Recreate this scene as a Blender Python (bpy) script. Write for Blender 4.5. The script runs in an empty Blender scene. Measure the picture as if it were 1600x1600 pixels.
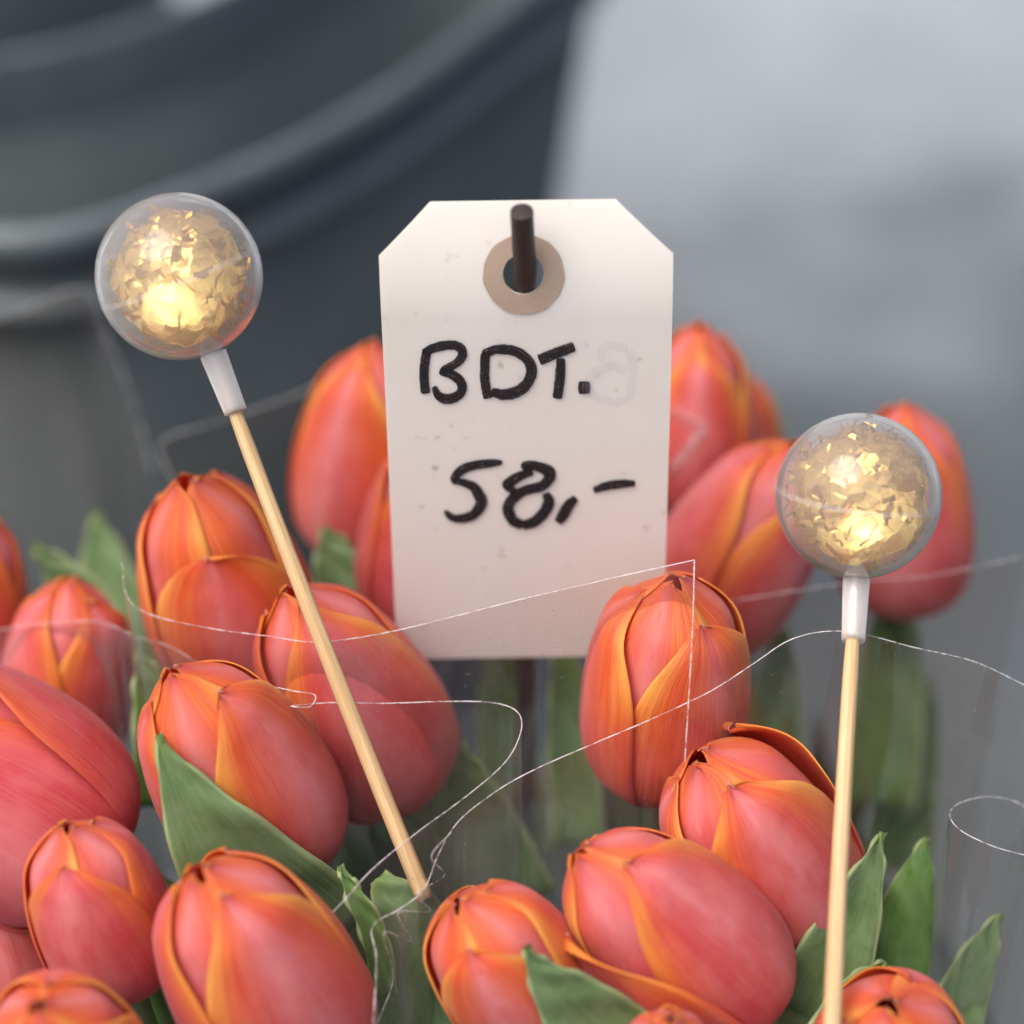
import bpy, bmesh, math, random
import numpy as np
from mathutils import Vector, Matrix, Quaternion

# ------------------------------------------------------------------ camera, sky, sun, exposure
S = bpy.context.scene
C = S.collection
PITCH, CAM_H, TANH, FOCUS = math.radians(35), 0.76, 0.2018, 0.552
cam = bpy.data.cameras.new('camera')
cam.sensor_width = 36
cam.lens = 18 / TANH
cam.clip_start, cam.clip_end = 0.05, 200
cam.dof.use_dof = True
cam.dof.focus_distance = FOCUS
cam.dof.aperture_fstop = 4.6
cam.dof.aperture_blades = 0
cam_o = bpy.data.objects.new('camera', cam)
cam_o.location = (0, 0, CAM_H)
cam_o.rotation_euler = (math.pi / 2 - PITCH, 0, 0)
C.objects.link(cam_o)
S.camera = cam_o

TO_SUN = Vector((-0.38, -0.24, 0.89)).normalized()
W = bpy.data.worlds.new('World'); S.world = W; W.use_nodes = True
nt = W.node_tree
sky = nt.nodes.new('ShaderNodeTexSky'); sky.sky_type = 'NISHITA'; sky.sun_disc = False
sky.sun_elevation = math.asin(TO_SUN.z); sky.sun_rotation = math.atan2(TO_SUN.x, TO_SUN.y)
sky.air_density = 1.0; sky.dust_density = 7.0; sky.ozone_density = 0.6
bg = nt.nodes['Background']; bg.inputs[1].default_value = 0.085
nt.links.new(sky.outputs[0], bg.inputs[0])
sl = bpy.data.lights.new('sun', 'SUN'); sl.energy = 1.5; sl.angle = math.radians(44); sl.color = (1, 0.97, 0.93)
so = bpy.data.objects.new('sun', sl); so.rotation_euler = TO_SUN.to_track_quat('Z', 'Y').to_euler(); C.objects.link(so)

S.view_settings.view_transform = 'Standard'; S.view_settings.look = 'None'
S.view_settings.gamma = 1; S.view_settings.use_curve_mapping = False
S.view_settings.exposure = 0.98
S.cycles.use_denoising = True
S.cycles.max_bounces = 8; S.cycles.diffuse_bounces = 5; S.cycles.glossy_bounces = 4; S.cycles.use_adaptive_sampling = True; S.cycles.adaptive_threshold = 0.02; S.cycles.transparent_max_bounces = 24; S.cycles.transmission_bounces = 10
S.cycles.sample_clamp_indirect = 6

# ------------------------------------------------------------------ helpers
FW = np.array([0, math.cos(PITCH), -math.sin(PITCH)])
UP = np.array([0, math.sin(PITCH), math.cos(PITCH)])
RT = np.array([1.0, 0, 0])
EYE = np.array([0, 0, CAM_H])
def ray(px, py):                       # direction with unit depth for a point of the 1600 px photograph
    return FW + RT * ((px - 800) / 800 * TANH) + UP * ((800 - py) / 800 * TANH)
def at(px, py, d):
    return EYE + ray(px, py) * d
def mpp(d):                            # metres per photo pixel at depth d
    return d * TANH / 800

def crs(vals, n):                      # Catmull-Rom through rows of vals, n samples
    P = np.asarray(vals, float)
    if P.ndim == 1: P = P[:, None]
    P = np.vstack([2 * P[0] - P[1], P, 2 * P[-1] - P[-2]])
    m = len(P) - 3
    t = np.linspace(0, m - 1e-9, n); i = t.astype(int); f = (t - i)[:, None]
    a, b, c, d = P[i], P[i + 1], P[i + 2], P[i + 3]
    return 0.5 * (2 * b + (c - a) * f + (2 * a - 5 * b + 4 * c - d) * f ** 2 + (3 * b - a - 3 * c + d) * f ** 3)
def crs_at(vals, t):
    n = 400; v = crs(vals, n)[:, 0]
    return np.interp(t, np.linspace(0, 1, n), v)
def sstep(a, b, x):
    x = np.clip((x - a) / (b - a), 0, 1); return x * x * (3 - 2 * x)

def mesh_obj(name, verts, faces, mats, parent=None, smooth=True, fmat=None, uvs=None):
    me = bpy.data.meshes.new(name)
    me.from_pydata([tuple(map(float, v)) for v in verts], [], [tuple(map(int, f)) for f in faces])
    for m in (mats if isinstance(mats, (list, tuple)) else [mats]): me.materials.append(m)
    if fmat is not None: me.polygons.foreach_set('material_index', np.asarray(fmat, np.int32))
    me.polygons.foreach_set('use_smooth', np.full(len(me.polygons), smooth))
    if uvs is not None:
        uv = me.uv_layers.new(name='UVMap')
        li = np.zeros(len(me.loops), np.int32); me.loops.foreach_get('vertex_index', li)
        uv.data.foreach_set('uv', np.asarray(uvs, np.float32)[li].ravel())
    me.update()
    o = bpy.data.objects.new(name, me); C.objects.link(o)
    if parent: o.parent = parent
    return o
def tag(o, label=None, cat=None, group=None, kind=None):
    for k, v in (('label', label), ('category', cat), ('group', group), ('kind', kind)):
        if v: o[k] = v
    return o
def empty(name, mat=None):
    o = bpy.data.objects.new(name, None); C.objects.link(o); o.empty_display_size = 0.01
    if mat is not None: o.matrix_world = mat
    return o
def to_local(M, P):
    Mi = np.array(M.inverted()); P = np.asarray(P, float)
    return P @ Mi[:3, :3].T + Mi[:3, 3]
def grid_faces(nr, nc, off=0, flip=False, wrap=False):
    F = []
    for i in range(nr - 1):
        for j in range(nc if wrap else nc - 1):
            a, b = i * nc + j, i * nc + (j + 1) % nc
            q = (a + off, b + off, b + nc + off, a + nc + off)
            F.append(q[::-1] if flip else q)
    return F
def grid_normals(G):
    du = np.gradient(G, axis=1); dv = np.gradient(G, axis=0)
    n = np.cross(du, dv); return n / np.maximum(np.linalg.norm(n, axis=2, keepdims=True), 1e-12)
def two_sided(G, th, rim=1):
    """sheet grid -> closed thin solid: (verts, faces, fmat, uv); front faces look along +n"""
    nr, nc, _ = G.shape
    n = grid_normals(G)
    B = G - n * th
    V = np.vstack([G.reshape(-1, 3), B.reshape(-1, 3)]); N = nr * nc
    F = grid_faces(nr, nc); m = [0] * len(F)
    fb = grid_faces(nr, nc, N, True); F += fb; m += [1] * len(fb)
    loop = [(0, j) for j in range(nc)] + [(i, nc - 1) for i in range(1, nr)] + [(nr - 1, j) for j in range(nc - 2, -1, -1)] + [(i, 0) for i in range(nr - 2, 0, -1)]
    idx = [i * nc + j for i, j in loop]
    for a, b in zip(idx, idx[1:] + idx[:1]):
        F.append((b, a, a + N, b + N)); m.append(rim)
    uu, vv = np.meshgrid(np.linspace(0, 1, nc), np.linspace(0, 1, nr))
    uv = np.stack([uu, vv], 2).reshape(-1, 2); uv = np.vstack([uv, uv])
    return V, F, m, uv
def tube(P, rad, ns=10, caps=True):
    P = np.asarray(P, float); n = len(P); rad = np.broadcast_to(rad, (n,))
    T = np.gradient(P, axis=0); T /= np.linalg.norm(T, axis=1, keepdims=True)
    a = np.array([0.0, 0, 1]) if abs(T[0][2]) < 0.9 else np.array([1.0, 0, 0])
    V = []
    u = np.cross(T[0], a); u /= np.linalg.norm(u)
    for i in range(n):
        u = u - T[i] * np.dot(u, T[i]); u /= np.linalg.norm(u); w = np.cross(T[i], u)
        for k in range(ns):
            th = 2 * math.pi * k / ns
            V.append(P[i] + rad[i] * (u * math.cos(th) + w * math.sin(th)))
    F = grid_faces(n, ns, wrap=True)
    if caps: F += [tuple(range(ns))[::-1], tuple(range((n - 1) * ns, n * ns))]
    uv = [(k / ns, i / (n - 1)) for i in range(n) for k in range(ns)]
    return np.array(V), F, uv
def lathe(prof, ns=32, close=False):
    V, n = [], len(prof)
    for r, z in prof:
        for k in range(ns):
            th = 2 * math.pi * k / ns; V.append((r * math.cos(th), r * math.sin(th), z))
    return np.array(V), grid_faces(n, ns, wrap=True)

# ------------------------------------------------------------------ node helper
class NT:
    def __init__(s, name):
        s.m = bpy.data.materials.new(name); s.m.use_nodes = True
        s.t = s.m.node_tree; s.t.nodes.clear()
        s.out = s.n('ShaderNodeOutputMaterial')
    def n(s, t, **kw):
        nd = s.t.nodes.new(t)
        for k, v in kw.items(): setattr(nd, k, v)
        return nd
    def put(s, sock, v):
        if hasattr(v, 'is_linked'): s.t.links.new(v, sock)
        elif isinstance(v, (tuple, list)) and sock.type == 'RGBA' and len(v) == 3: sock.default_value = (*v, 1)
        else: sock.default_value = v
    def math(s, op, a, b=None, c=None, clamp=False):
        nd = s.n('ShaderNodeMath', operation=op, use_clamp=clamp)
        for i, x in enumerate((a, b, c)):
            if x is not None: s.put(nd.inputs[i], x)
        return nd.outputs[0]
    def ss(s, x, a, b, lo=0.0, hi=1.0):
        nd = s.n('ShaderNodeMapRange', interpolation_type='SMOOTHSTEP')
        for i, v in enumerate((x, a, b, lo, hi)): s.put(nd.inputs[i], v)
        return nd.outputs[0]
    def mix(s, f, a, b, mode='MIX'):
        nd = s.n('ShaderNodeMix', data_type='RGBA', blend_type=mode)
        s.put(nd.inputs[0], f); s.put(nd.inputs[6], a); s.put(nd.inputs[7], b)
        return nd.outputs[2]
    def vec(s, x, y, z=0.0):
        nd = s.n('ShaderNodeCombineXYZ')
        for i, v in enumerate((x, y, z)): s.put(nd.inputs[i], v)
        return nd.outputs[0]
    def noise(s, v, scale, detail=3, rough=0.5, dist=0.0):
        nd = s.n('ShaderNodeTexNoise')
        if v is not None: s.put(nd.inputs['Vector'], v)
        nd.inputs['Scale'].default_value = scale; nd.inputs['Detail'].default_value = detail
        nd.inputs['Roughness'].default_value = rough; nd.inputs['Distortion'].default_value = dist
        return nd.outputs[0]
    def uv(s):
        tc = s.n('ShaderNodeTexCoord'); sp = s.n('ShaderNodeSeparateXYZ'); s.t.links.new(tc.outputs['UV'], sp.inputs[0])
        return sp.outputs[0], sp.outputs[1]
    def obj(s): return s.n('ShaderNodeTexCoord').outputs['Object']
    def pos(s): return s.n('ShaderNodeNewGeometry').outputs['Position']
    def rnd(s): return s.n('ShaderNodeObjectInfo').outputs['Random']
    def bump(s, h, dist, strength=1.0):
        nd = s.n('ShaderNodeBump'); s.put(nd.inputs['Height'], h); nd.inputs['Distance'].default_value = dist; nd.inputs['Strength'].default_value = strength
        return nd.outputs[0]
    def bsdf(s, **kw):
        nd = s.n('ShaderNodeBsdfPrincipled')
        for k, v in kw.items(): s.put(nd.inputs[k.replace('_', ' ')], v)
        return nd.outputs[0]
    def sh(s, t, **kw):
        nd = s.n(t)
        for k, v in kw.items(): s.put(nd.inputs[k], v)
        return nd.outputs[0]
    def ms(s, f, a, b):
        nd = s.n('ShaderNodeMixShader'); s.put(nd.inputs[0], f); s.t.links.new(a, nd.inputs[1]); s.t.links.new(b, nd.inputs[2])
        return nd.outputs[0]
    def done(s, surf):
        s.t.links.new(surf, s.out.inputs[0]); return s.m

# ------------------------------------------------------------------ materials
def petal_mat(inner):
    k = NT('petal_inner' if inner else 'petal_outer'); u, t = k.uv(); r = k.rnd()
    oc = k.n('ShaderNodeObjectInfo').outputs['Color']; sx = k.n('ShaderNodeSeparateColor'); k.t.links.new(oc, sx.inputs[0]); tone = sx.outputs[0]
    a = k.math('ABSOLUTE', k.math('MULTIPLY_ADD', u, 2.0, -1.0))
    st = k.noise(k.vec(k.math('MULTIPLY', u, 26.0), k.math('MULTIPLY', t, 1.6), k.math('MULTIPLY', r, 40)), 1.0, 5, 0.65)
    fine = k.noise(k.vec(k.math('MULTIPLY', u, 95.0), k.math('MULTIPLY', t, 4.0), k.math('MULTIPLY', r, 17)), 1.0, 3, 0.6)
    blot = k.noise(k.vec(k.math('MULTIPLY', u, 5.0), k.math('MULTIPLY', t, 5.0), k.math('MULTIPLY', r, 23)), 1.0, 4, 0.6)
    stc = k.math('SUBTRACT', st, 0.5)
    e = k.math('ADD', k.math('MULTIPLY_ADD', stc, 0.26, a), k.math('MULTIPLY', k.math('SUBTRACT', blot, 0.5), 0.30))
    if inner:
        col = k.mix(k.ss(e, 0.35, 0.95), (0.74, 0.095, 0.03), (0.86, 0.34, 0.05))
        col = k.mix(k.ss(t, 0.55, 0.1), col, (0.62, 0.20, 0.03))
        col = k.mix(k.ss(st, 0.45, 0.75, 0, 0.45), col, (0.80, 0.26, 0.03))
    else:
        wf = k.math('ADD', k.math('MULTIPLY_ADD', t, -0.62, 1.28), k.math('MULTIPLY', tone, -0.62))
        m = k.ss(k.math('SUBTRACT', e, wf), -0.36, 0.34)
        pink = k.mix(k.ss(blot, 0.35, 0.7), k.mix(tone, (0.62, 0.058, 0.082), (0.69, 0.082, 0.070)), k.mix(tone, (0.73, 0.145, 0.18), (0.79, 0.19, 0.165)))
        pink = k.mix(k.math('MULTIPLY', k.ss(e, 0.5, 0.0), k.ss(blot, 0.3, 0.65, 0.25, 0.8)), pink, (0.80, 0.28, 0.30))  # pink bloom, its crest painted paler for soft sky highlights
        orange = k.mix(k.ss(st, 0.35, 0.7), (0.74, 0.085, 0.02), (0.82, 0.20, 0.035))
        m = k.math('MULTIPLY', m, k.ss(t, 0.12, 0.62, 0.25, 1.0))
        col = k.mix(m, pink, orange)
        yel = k.math('MULTIPLY', k.ss(e, 0.55, 1.10), k.ss(t, 0.40, 0.74))
        col = k.mix(k.math('MULTIPLY', k.math('MULTIPLY', yel, k.ss(t, 0.78, 0.97, 1.0, 0.15)), k.ss(tone, 0.1, 0.6, 0.15, 1.0)), col, (0.94, 0.50, 0.09))
        col = k.mix(k.ss(fine, 0.40, 0.78, 0, 0.55), col, (0.76, 0.22, 0.16))
        col = k.mix(k.ss(t, 0.12, 0.0, 0, 0.55), col, (0.62, 0.35, 0.16))
        tip = k.math('MULTIPLY', k.ss(t, 0.88, 0.985), k.ss(a, 0.75, 0.3))
        col = k.mix(k.math('MULTIPLY', tip, 0.75), col, (0.52, 0.05, 0.06))
        col = k.mix(k.ss(t, 0.985, 1.0, 0, 0.7), col, (0.72, 0.45, 0.38))
    h = k.math('ADD', k.math('MULTIPLY', st, 1.0), k.math('MULTIPLY', fine, 0.45))
    nb = k.bump(h, 0.00045, 0.75)
    p = k.bsdf(Base_Color=col, Roughness=k.ss(blot, 0.3, 0.7, 0.36, 0.52), Specular_IOR_Level=0.45, Sheen_Weight=0.08, Sheen_Roughness=0.45,
               Sheen_Tint=(1, 0.86, 0.86), Normal=nb)
    tr = k.sh('ShaderNodeBsdfTranslucent', Color=k.mix(0.5, col, (0.98, 0.20, 0.10)), Normal=nb)
    return k.done(k.ms(0.48 if inner else 0.32, p, tr))
M_PO, M_PI = petal_mat(False), petal_mat(True)

def leaf_mat(name, inner=False):
    k = NT(name); u, t = k.uv(); r = k.rnd()
    vein = k.noise(k.vec(k.math('MULTIPLY', u, 42.0), k.math('MULTIPLY', t, 1.2), k.math('MULTIPLY', r, 31)), 1.0, 3, 0.6)
    blot = k.noise(k.vec(k.math('MULTIPLY', u, 3.0), k.math('MULTIPLY', t, 7.0), k.math('MULTIPLY', r, 11)), 1.0, 5, 0.65, 0.6)
    a = k.math('ABSOLUTE', k.math('MULTIPLY_ADD', u, 2.0, -1.0))
    if inner: col = k.mix(k.ss(blot, 0.3, 0.7), (0.075, 0.17, 0.028), (0.135, 0.26, 0.055))
    else: col = k.mix(k.ss(blot, 0.25, 0.75), (0.085, 0.165, 0.045), (0.17, 0.26, 0.115))
    col = k.mix(k.ss(vein, 0.42, 0.70, 0, 0.5), col, (0.20, 0.27, 0.15))
    col = k.mix(k.ss(a, 0.88, 0.98, 0, 0.85), col, (0.34, 0.42, 0.20))
    col = k.mix(k.ss(t, 0.16, 0.0, 0, 0.6), col, (0.20, 0.30, 0.07))
    nb = k.bump(vein, 0.0003, 0.5)
    p = k.bsdf(Base_Color=col, Roughness=0.48, Specular_IOR_Level=0.4, Sheen_Weight=0.10, Normal=nb)
    tr = k.sh('ShaderNodeBsdfTranslucent', Color=k.mix(0.5, col, (0.22, 0.38, 0.04)))
    return k.done(k.ms(0.22, p, tr))
M_LO, M_LI = leaf_mat('leaf_back'), leaf_mat('leaf_face', True)
k = NT('leaf_shaded'); u, t = k.uv(); n = k.noise(k.vec(k.math('MULTIPLY', u, 30.0), k.math('MULTIPLY', t, 1.5), k.math('MULTIPLY', k.rnd(), 9)), 1.0, 3, 0.6)
M_LD = k.done(k.bsdf(Base_Color=k.mix(n, (0.022, 0.055, 0.014), (0.05, 0.10, 0.028)), Roughness=0.45))  # shade below the flower heads is put into this darker green
k = NT('stem_green'); n = k.noise(k.obj(), 300, 3)
M_STEM = k.done(k.bsdf(Base_Color=k.mix(n, (0.07, 0.13, 0.035), (0.13, 0.19, 0.07)), Roughness=0.5))

def film_mat(name, haze, tint, f0=0.085, hc=(0.75, 0.76, 0.78)):
    k = NT(name)
    mp = k.n('ShaderNodeMapping'); k.t.links.new(k.pos(), mp.inputs[0]); mp.inputs['Scale'].default_value = (1, 1, 0.16)
    n1 = k.noise(mp.outputs[0], 75, 3, 0.6, 0.5)
    nb = k.bump(n1, 0.0013, 0.35)
    ge = k.n('ShaderNodeNewGeometry')
    dt = k.n('ShaderNodeVectorMath', operation='DOT_PRODUCT'); k.t.links.new(ge.outputs['Incoming'], dt.inputs[0]); k.t.links.new(nb, dt.inputs[1])
    c = k.math('SUBTRACT', 1.0, k.math('ABSOLUTE', dt.outputs['Value']), clamp=True)
    fr = k.math('MULTIPLY_ADD', k.math('POWER', c, 5.0), 0.85, f0, clamp=True)
    gl = k.sh('ShaderNodeBsdfGlossy', Color=(1, 1, 1), Roughness=0.11, Normal=nb)
    tp = k.sh('ShaderNodeBsdfTransparent', Color=tint)
    df = k.ms(0.5, k.sh('ShaderNodeBsdfDiffuse', Color=hc), k.sh('ShaderNodeBsdfTranslucent', Color=hc))
    dust = k.math('MULTIPLY', k.ss(k.noise(k.pos(), 1500, 1, 0.5), 0.70, 0.80), 0.35)
    hz = k.math('ADD', k.math('MULTIPLY', k.ss(n1, 0.50, 0.80, 0.17, 1.2), haze), dust, clamp=True)
    return k.done(k.ms(fr, k.ms(hz, tp, df), gl))
M_FILM = film_mat('cellophane', 0.13, (0.92, 0.90, 0.885))
M_FILM_B = film_mat('cellophane_cloudy', 0.045, (0.93, 0.87, 0.83), 0.02, (0.5, 0.36, 0.30))  # brown of reflections at the far left is put into tint and haze
k = NT('cellophane_cut_edge'); n = k.noise(k.pos(), 350, 3, 0.7)
M_EDGE = k.done(k.ms(k.ss(n, 0.36, 0.60, 0.15, 0.85), k.sh('ShaderNodeBsdfTransparent', Color=(1, 1, 1)),
        k.ms(0.5, k.sh('ShaderNodeBsdfTranslucent', Color=(0.92, 0.9, 0.92)), k.bsdf(Base_Color=(0.9, 0.88, 0.9), Roughness=0.25))))

k = NT('card_white'); o = k.obj()
n = k.noise(o, 45, 4, 0.6); sp = k.noise(o, 330, 2, 0.4); big = k.noise(o, 70, 3, 0.5)
col = k.mix(k.ss(n, 0.3, 0.75), (0.91, 0.903, 0.882), (0.89, 0.872, 0.83))
spot = k.math('MULTIPLY', k.ss(sp, 0.62, 0.74), k.ss(big, 0.50, 0.62))
col = k.mix(k.math('MULTIPLY', spot, 0.65), col, (0.36, 0.34, 0.24))
fib = k.noise(o, 2600, 2)
p = k.bsdf(Base_Color=col, Roughness=0.62, Specular_IOR_Level=0.3, Normal=k.bump(fib, 0.0001, 0.25))
M_CARD = k.done(k.ms(0.42, p, k.sh('ShaderNodeBsdfTranslucent', Color=(0.97, 0.89, 0.80))))
k = NT('kraft_washer'); n = k.noise(k.obj(), 900, 4, 0.7); n2 = k.noise(k.obj(), 130, 3)
M_KRAFT = k.done(k.bsdf(Base_Color=k.mix(n2, k.mix(n, (0.30, 0.215, 0.16), (0.43, 0.33, 0.26)), (0.38, 0.28, 0.21)), Roughness=0.75, Normal=k.bump(n, 0.0002, 0.4)))
k = NT('iron_rod'); n = k.noise(k.obj(), 500, 4, 0.6)
M_IRON = k.done(k.bsdf(Base_Color=k.mix(n, (0.018, 0.014, 0.012), (0.06, 0.045, 0.036)), Roughness=0.5, Metallic=0.3, Normal=k.bump(n, 0.0002, 0.5)))
def ink_mat(name, col, dens):
    k = NT(name); u, t = k.uv()
    s1 = k.noise(k.vec(k.math('MULTIPLY', u, 9.0), k.math('MULTIPLY', t, 2.4), k.math('MULTIPLY', k.rnd(), 50)), 1.0, 4, 0.7)
    g = k.noise(k.obj(), 3000, 3, 0.6)
    edge = k.ss(k.math('ABSOLUTE', k.math('MULTIPLY_ADD', u, 2.0, -1.0)), 0.80, 1.0)
    d = k.math('SUBTRACT', k.ss(k.math('ADD', s1, k.math('MULTIPLY', k.math('SUBTRACT', g, 0.5), 0.5)), 0.20, 0.42), k.math('MULTIPLY', edge, 0.45), clamp=True)
    d = k.math('MULTIPLY', d, dens)
    return k.done(k.ms(d, k.sh('ShaderNodeBsdfTransparent', Color=(1, 1, 1)), k.bsdf(Base_Color=col, Roughness=0.55, Specular_IOR_Level=0.3)))
M_INK = ink_mat('marker_ink', (0.012, 0.009, 0.011), 0.97)
M_GHOST = ink_mat('marker_show_through', (0.45, 0.43, 0.50), 0.10)

k = NT('bamboo'); u, t = k.uv(); n = k.noise(k.vec(k.math('MULTIPLY', u, 11), k.math('MULTIPLY', t, 2.6)), 1.0, 5, 0.75)
n2 = k.noise(k.vec(k.math('MULTIPLY', u, 6), k.math('MULTIPLY', t, 0.8)), 1.0, 2)
M_BAMBOO = k.done(k.bsdf(Base_Color=k.mix(k.ss(n, 0.40, 0.60), (0.62, 0.44, 0.24), k.mix(n2, (0.40, 0.235, 0.095), (0.54, 0.36, 0.18))), Roughness=0.5, Normal=k.bump(n, 0.0003, 0.5)))
k = NT('clear_plastic')
gl = k.sh('ShaderNodeBsdfGlass', Color=(0.97, 0.97, 0.97), Roughness=0.02, IOR=1.32)
hz = k.ms(0.5, k.sh('ShaderNodeBsdfDiffuse', Color=(0.8, 0.8, 0.82)), k.sh('ShaderNodeBsdfTranslucent', Color=(0.8, 0.8, 0.82)))
M_CLEAR = k.done(k.ms(0.15, gl, hz))
k = NT('frosted_plastic')
hz = k.ms(0.6, k.sh('ShaderNodeBsdfDiffuse', Color=(0.97, 0.97, 0.97)), k.sh('ShaderNodeBsdfTranslucent', Color=(0.97, 0.97, 0.97)))
lw = k.n('ShaderNodeFresnel'); lw.inputs[0].default_value = 1.5
M_SLEEVE = k.done(k.ms(k.ss(lw.outputs[0], 0.03, 0.12, 0.42, 0.95), k.sh('ShaderNodeBsdfTransparent', Color=(0.95, 0.95, 0.96)),
      k.ms(0.15, hz, k.sh('ShaderNodeBsdfGlossy', Color=(1, 1, 1), Roughness=0.2))))
k = NT('seam_plastic')
M_SEAM = k.done(k.ms(0.14, k.sh('ShaderNodeBsdfTransparent', Color=(1, 1, 1)), k.bsdf(Base_Color=(0.85, 0.85, 0.87), Roughness=0.2)))
k = NT('gold_foil'); n = k.noise(k.obj(), 420, 3, 0.6)
p = k.bsdf(Base_Color=(0.56, 0.34, 0.10), Metallic=1.0, Roughness=0.22, Normal=k.bump(n, 0.0005, 0.3))
M_FOIL = k.done(k.ms(0.15, p, k.sh('ShaderNodeBsdfTranslucent', Color=(1.0, 0.80, 0.36))))
k = NT('lamp_glow'); e = k.n('ShaderNodeEmission'); e.inputs[0].default_value = (1, 0.86, 0.5, 1); e.inputs[1].default_value = 10
M_GLOW = k.done(e.outputs[0])

k = NT('tub_plastic'); n = k.noise(k.pos(), 30, 4, 0.6); n2 = k.noise(k.pos(), 7, 3, 0.5)
M_TUB = k.done(k.bsdf(Base_Color=k.mix(k.ss(n2, 0.3, 0.7), (0.060, 0.075, 0.079), (0.072, 0.088, 0.092)), Roughness=k.ss(n, 0.3, 0.7, 0.55, 0.7), Specular_IOR_Level=0.3))
k = NT('tub_rim_lit'); n = k.noise(k.pos(), 40, 4, 0.6)
M_RIM = k.done(k.bsdf(Base_Color=k.mix(k.ss(n, 0.3, 0.7), (0.095, 0.116, 0.126), (0.115, 0.136, 0.146)), Roughness=0.45))  # lighter copy of the tub colour; skylight on lip and ridge put into it
k = NT('pavement'); p0 = k.pos(); n = k.noise(p0, 3.2, 4, 0.55, 0.6); n2 = k.noise(p0, 160, 4, 0.7); n3 = k.noise(p0, 1.6, 2, 0.5)
paving = k.mix(k.ss(n, 0.30, 0.70), (0.215, 0.25, 0.272), (0.285, 0.322, 0.345))
paving = k.mix(k.ss(n2, 0.3, 0.8, 0, 0.25), paving, (0.20, 0.21, 0.22))
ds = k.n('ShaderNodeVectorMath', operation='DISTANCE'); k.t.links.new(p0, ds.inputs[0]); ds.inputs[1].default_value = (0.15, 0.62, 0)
near_shade = k.ss(k.math('ADD', ds.outputs['Value'], k.math('MULTIPLY', k.math('SUBTRACT', k.noise(p0, 4.5, 3, 0.5), 0.5), 0.8)), 0.98, 0.52)   # darker, glossier round the buckets: shade painted where occlusion came out weak
col = k.mix(near_shade, paving, (0.08, 0.093, 0.10))
M_GROUND = k.done(k.bsdf(Base_Color=col, Roughness=k.math('MULTIPLY_ADD', near_shade, -0.35, 0.85), Normal=k.bump(n2, 0.003, 0.5)))

# ------------------------------------------------------------------ ground and tubs
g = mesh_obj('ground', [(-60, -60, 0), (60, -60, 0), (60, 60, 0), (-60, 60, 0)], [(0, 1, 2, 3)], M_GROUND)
tag(g, kind='structure')

def plan_tub(name, label, plan, ztop, prof, cat='tub'):
    """plan: closed outline (n,2) at the rim; prof: list of (inset metres, z) from outside foot over the lip to the inside floor"""
    c = plan.mean(0); d = plan - c; L = np.linalg.norm(d, axis=1, keepdims=True)
    n = len(plan); V = []
    for ins, z in prof:
        z = z + TZ if z > .1 else z
        q = c + d * (1 - ins / L.mean())
        V += [(x, y, z) for x, y in q]
    return V, n, c
TZ = .06
rim = [(-.182, .731), (-.146, .733), (-.104, .765), (-.067, .805), (-.035, .852), (0, .917), (.036, .985), (.046, 1.04), (.020, 1.08), (-.030, 1.055), (-.075, .985), (-.116, .924), (-.160, .884), (-.200, .862), (-.262, .835), (-.292, .79), (-.272, .755), (-.222, .742)]
rim = np.array(rim); cc = rim.mean(0)
ring = crs(np.vstack([rim[-2:], rim, rim[:4]]), 340)
k0 = np.argmin(np.linalg.norm(ring[200:] - ring[20], axis=1)) + 200
ring = ring[20:k0]
root = empty('flower_tub', Matrix.Translation((cc[0], cc[1], 0)))
tag(root, 'dark grey oval plastic tub with double-ridged rim standing behind the tulips', 'tub')
def tub_part(nm, prof, closefloor=None, mat=M_TUB):
    V, n, c = plan_tub('', '', ring, 0, prof)
    F = grid_faces(len(prof), n, wrap=True)
    if closefloor is not None: F.append(tuple(range((len(prof) - 1) * n, len(prof) * n)))
    return mesh_obj(nm, to_local(root.matrix_world, V), F, mat, root)
tub_part('wall', [(.052, .004), (.050, .02), (.008, .284), (.012, .284), (.050, .03), (.052, .012)], True)
lip = [(.012, .286), (.004, .287), (.0, .290), (-.001, .295), (.001, .299), (.005, .3005), (.009, .298), (.012, .292), (.0165, .270)]
tub_part('rim', lip, mat=M_RIM)
rg = [(.0165, .262), (.006, .263), (.002, .266), (.002, .270), (.005, .273), (.0135, .274)]
tub_part('ridge', rg, mat=M_RIM)
# bucket standing inside the tub
bc = (-.34, 1.22); br = .19
root = empty('bucket', Matrix.Translation((bc[0], bc[1], 0)))
tag(root, 'dark bucket wall behind the tub, filling the top left corner', 'bucket')
V, F = lathe([(.14, .001), (.15, .004), (br - .008, .44), (br - .012, .44), (.146, .01), (.0005, .008)], 72)
mesh_obj('wall', V, F, M_TUB, root)
V, F = lathe([(br - .009, 0.434), (br - .001, 0.434), (br + .006, 0.439), (br + .008, 0.446), (br + .005, 0.454), (br - .002, 0.457), (br - .009, 0.453), (br - .012, 0.436)], 72)
mesh_obj('rim', V, F, M_TUB, root)
# bucket that holds the bouquet (below the frame)
HB = np.array([0.005, 0.475])
root = empty('bouquet_bucket', Matrix.Translation((HB[0], HB[1], 0)))
tag(root, 'dark bucket under the tulips holding their stems', 'bucket')
V, F = lathe([(.085, .001), (.09, .004), (.118, .235), (.126, .2375), (.128, .245), (.122, .250), (.114, .246), (.086, .012), (.0005, .010)], 72)
mesh_obj('wall', V, F, M_TUB, root)

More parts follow.
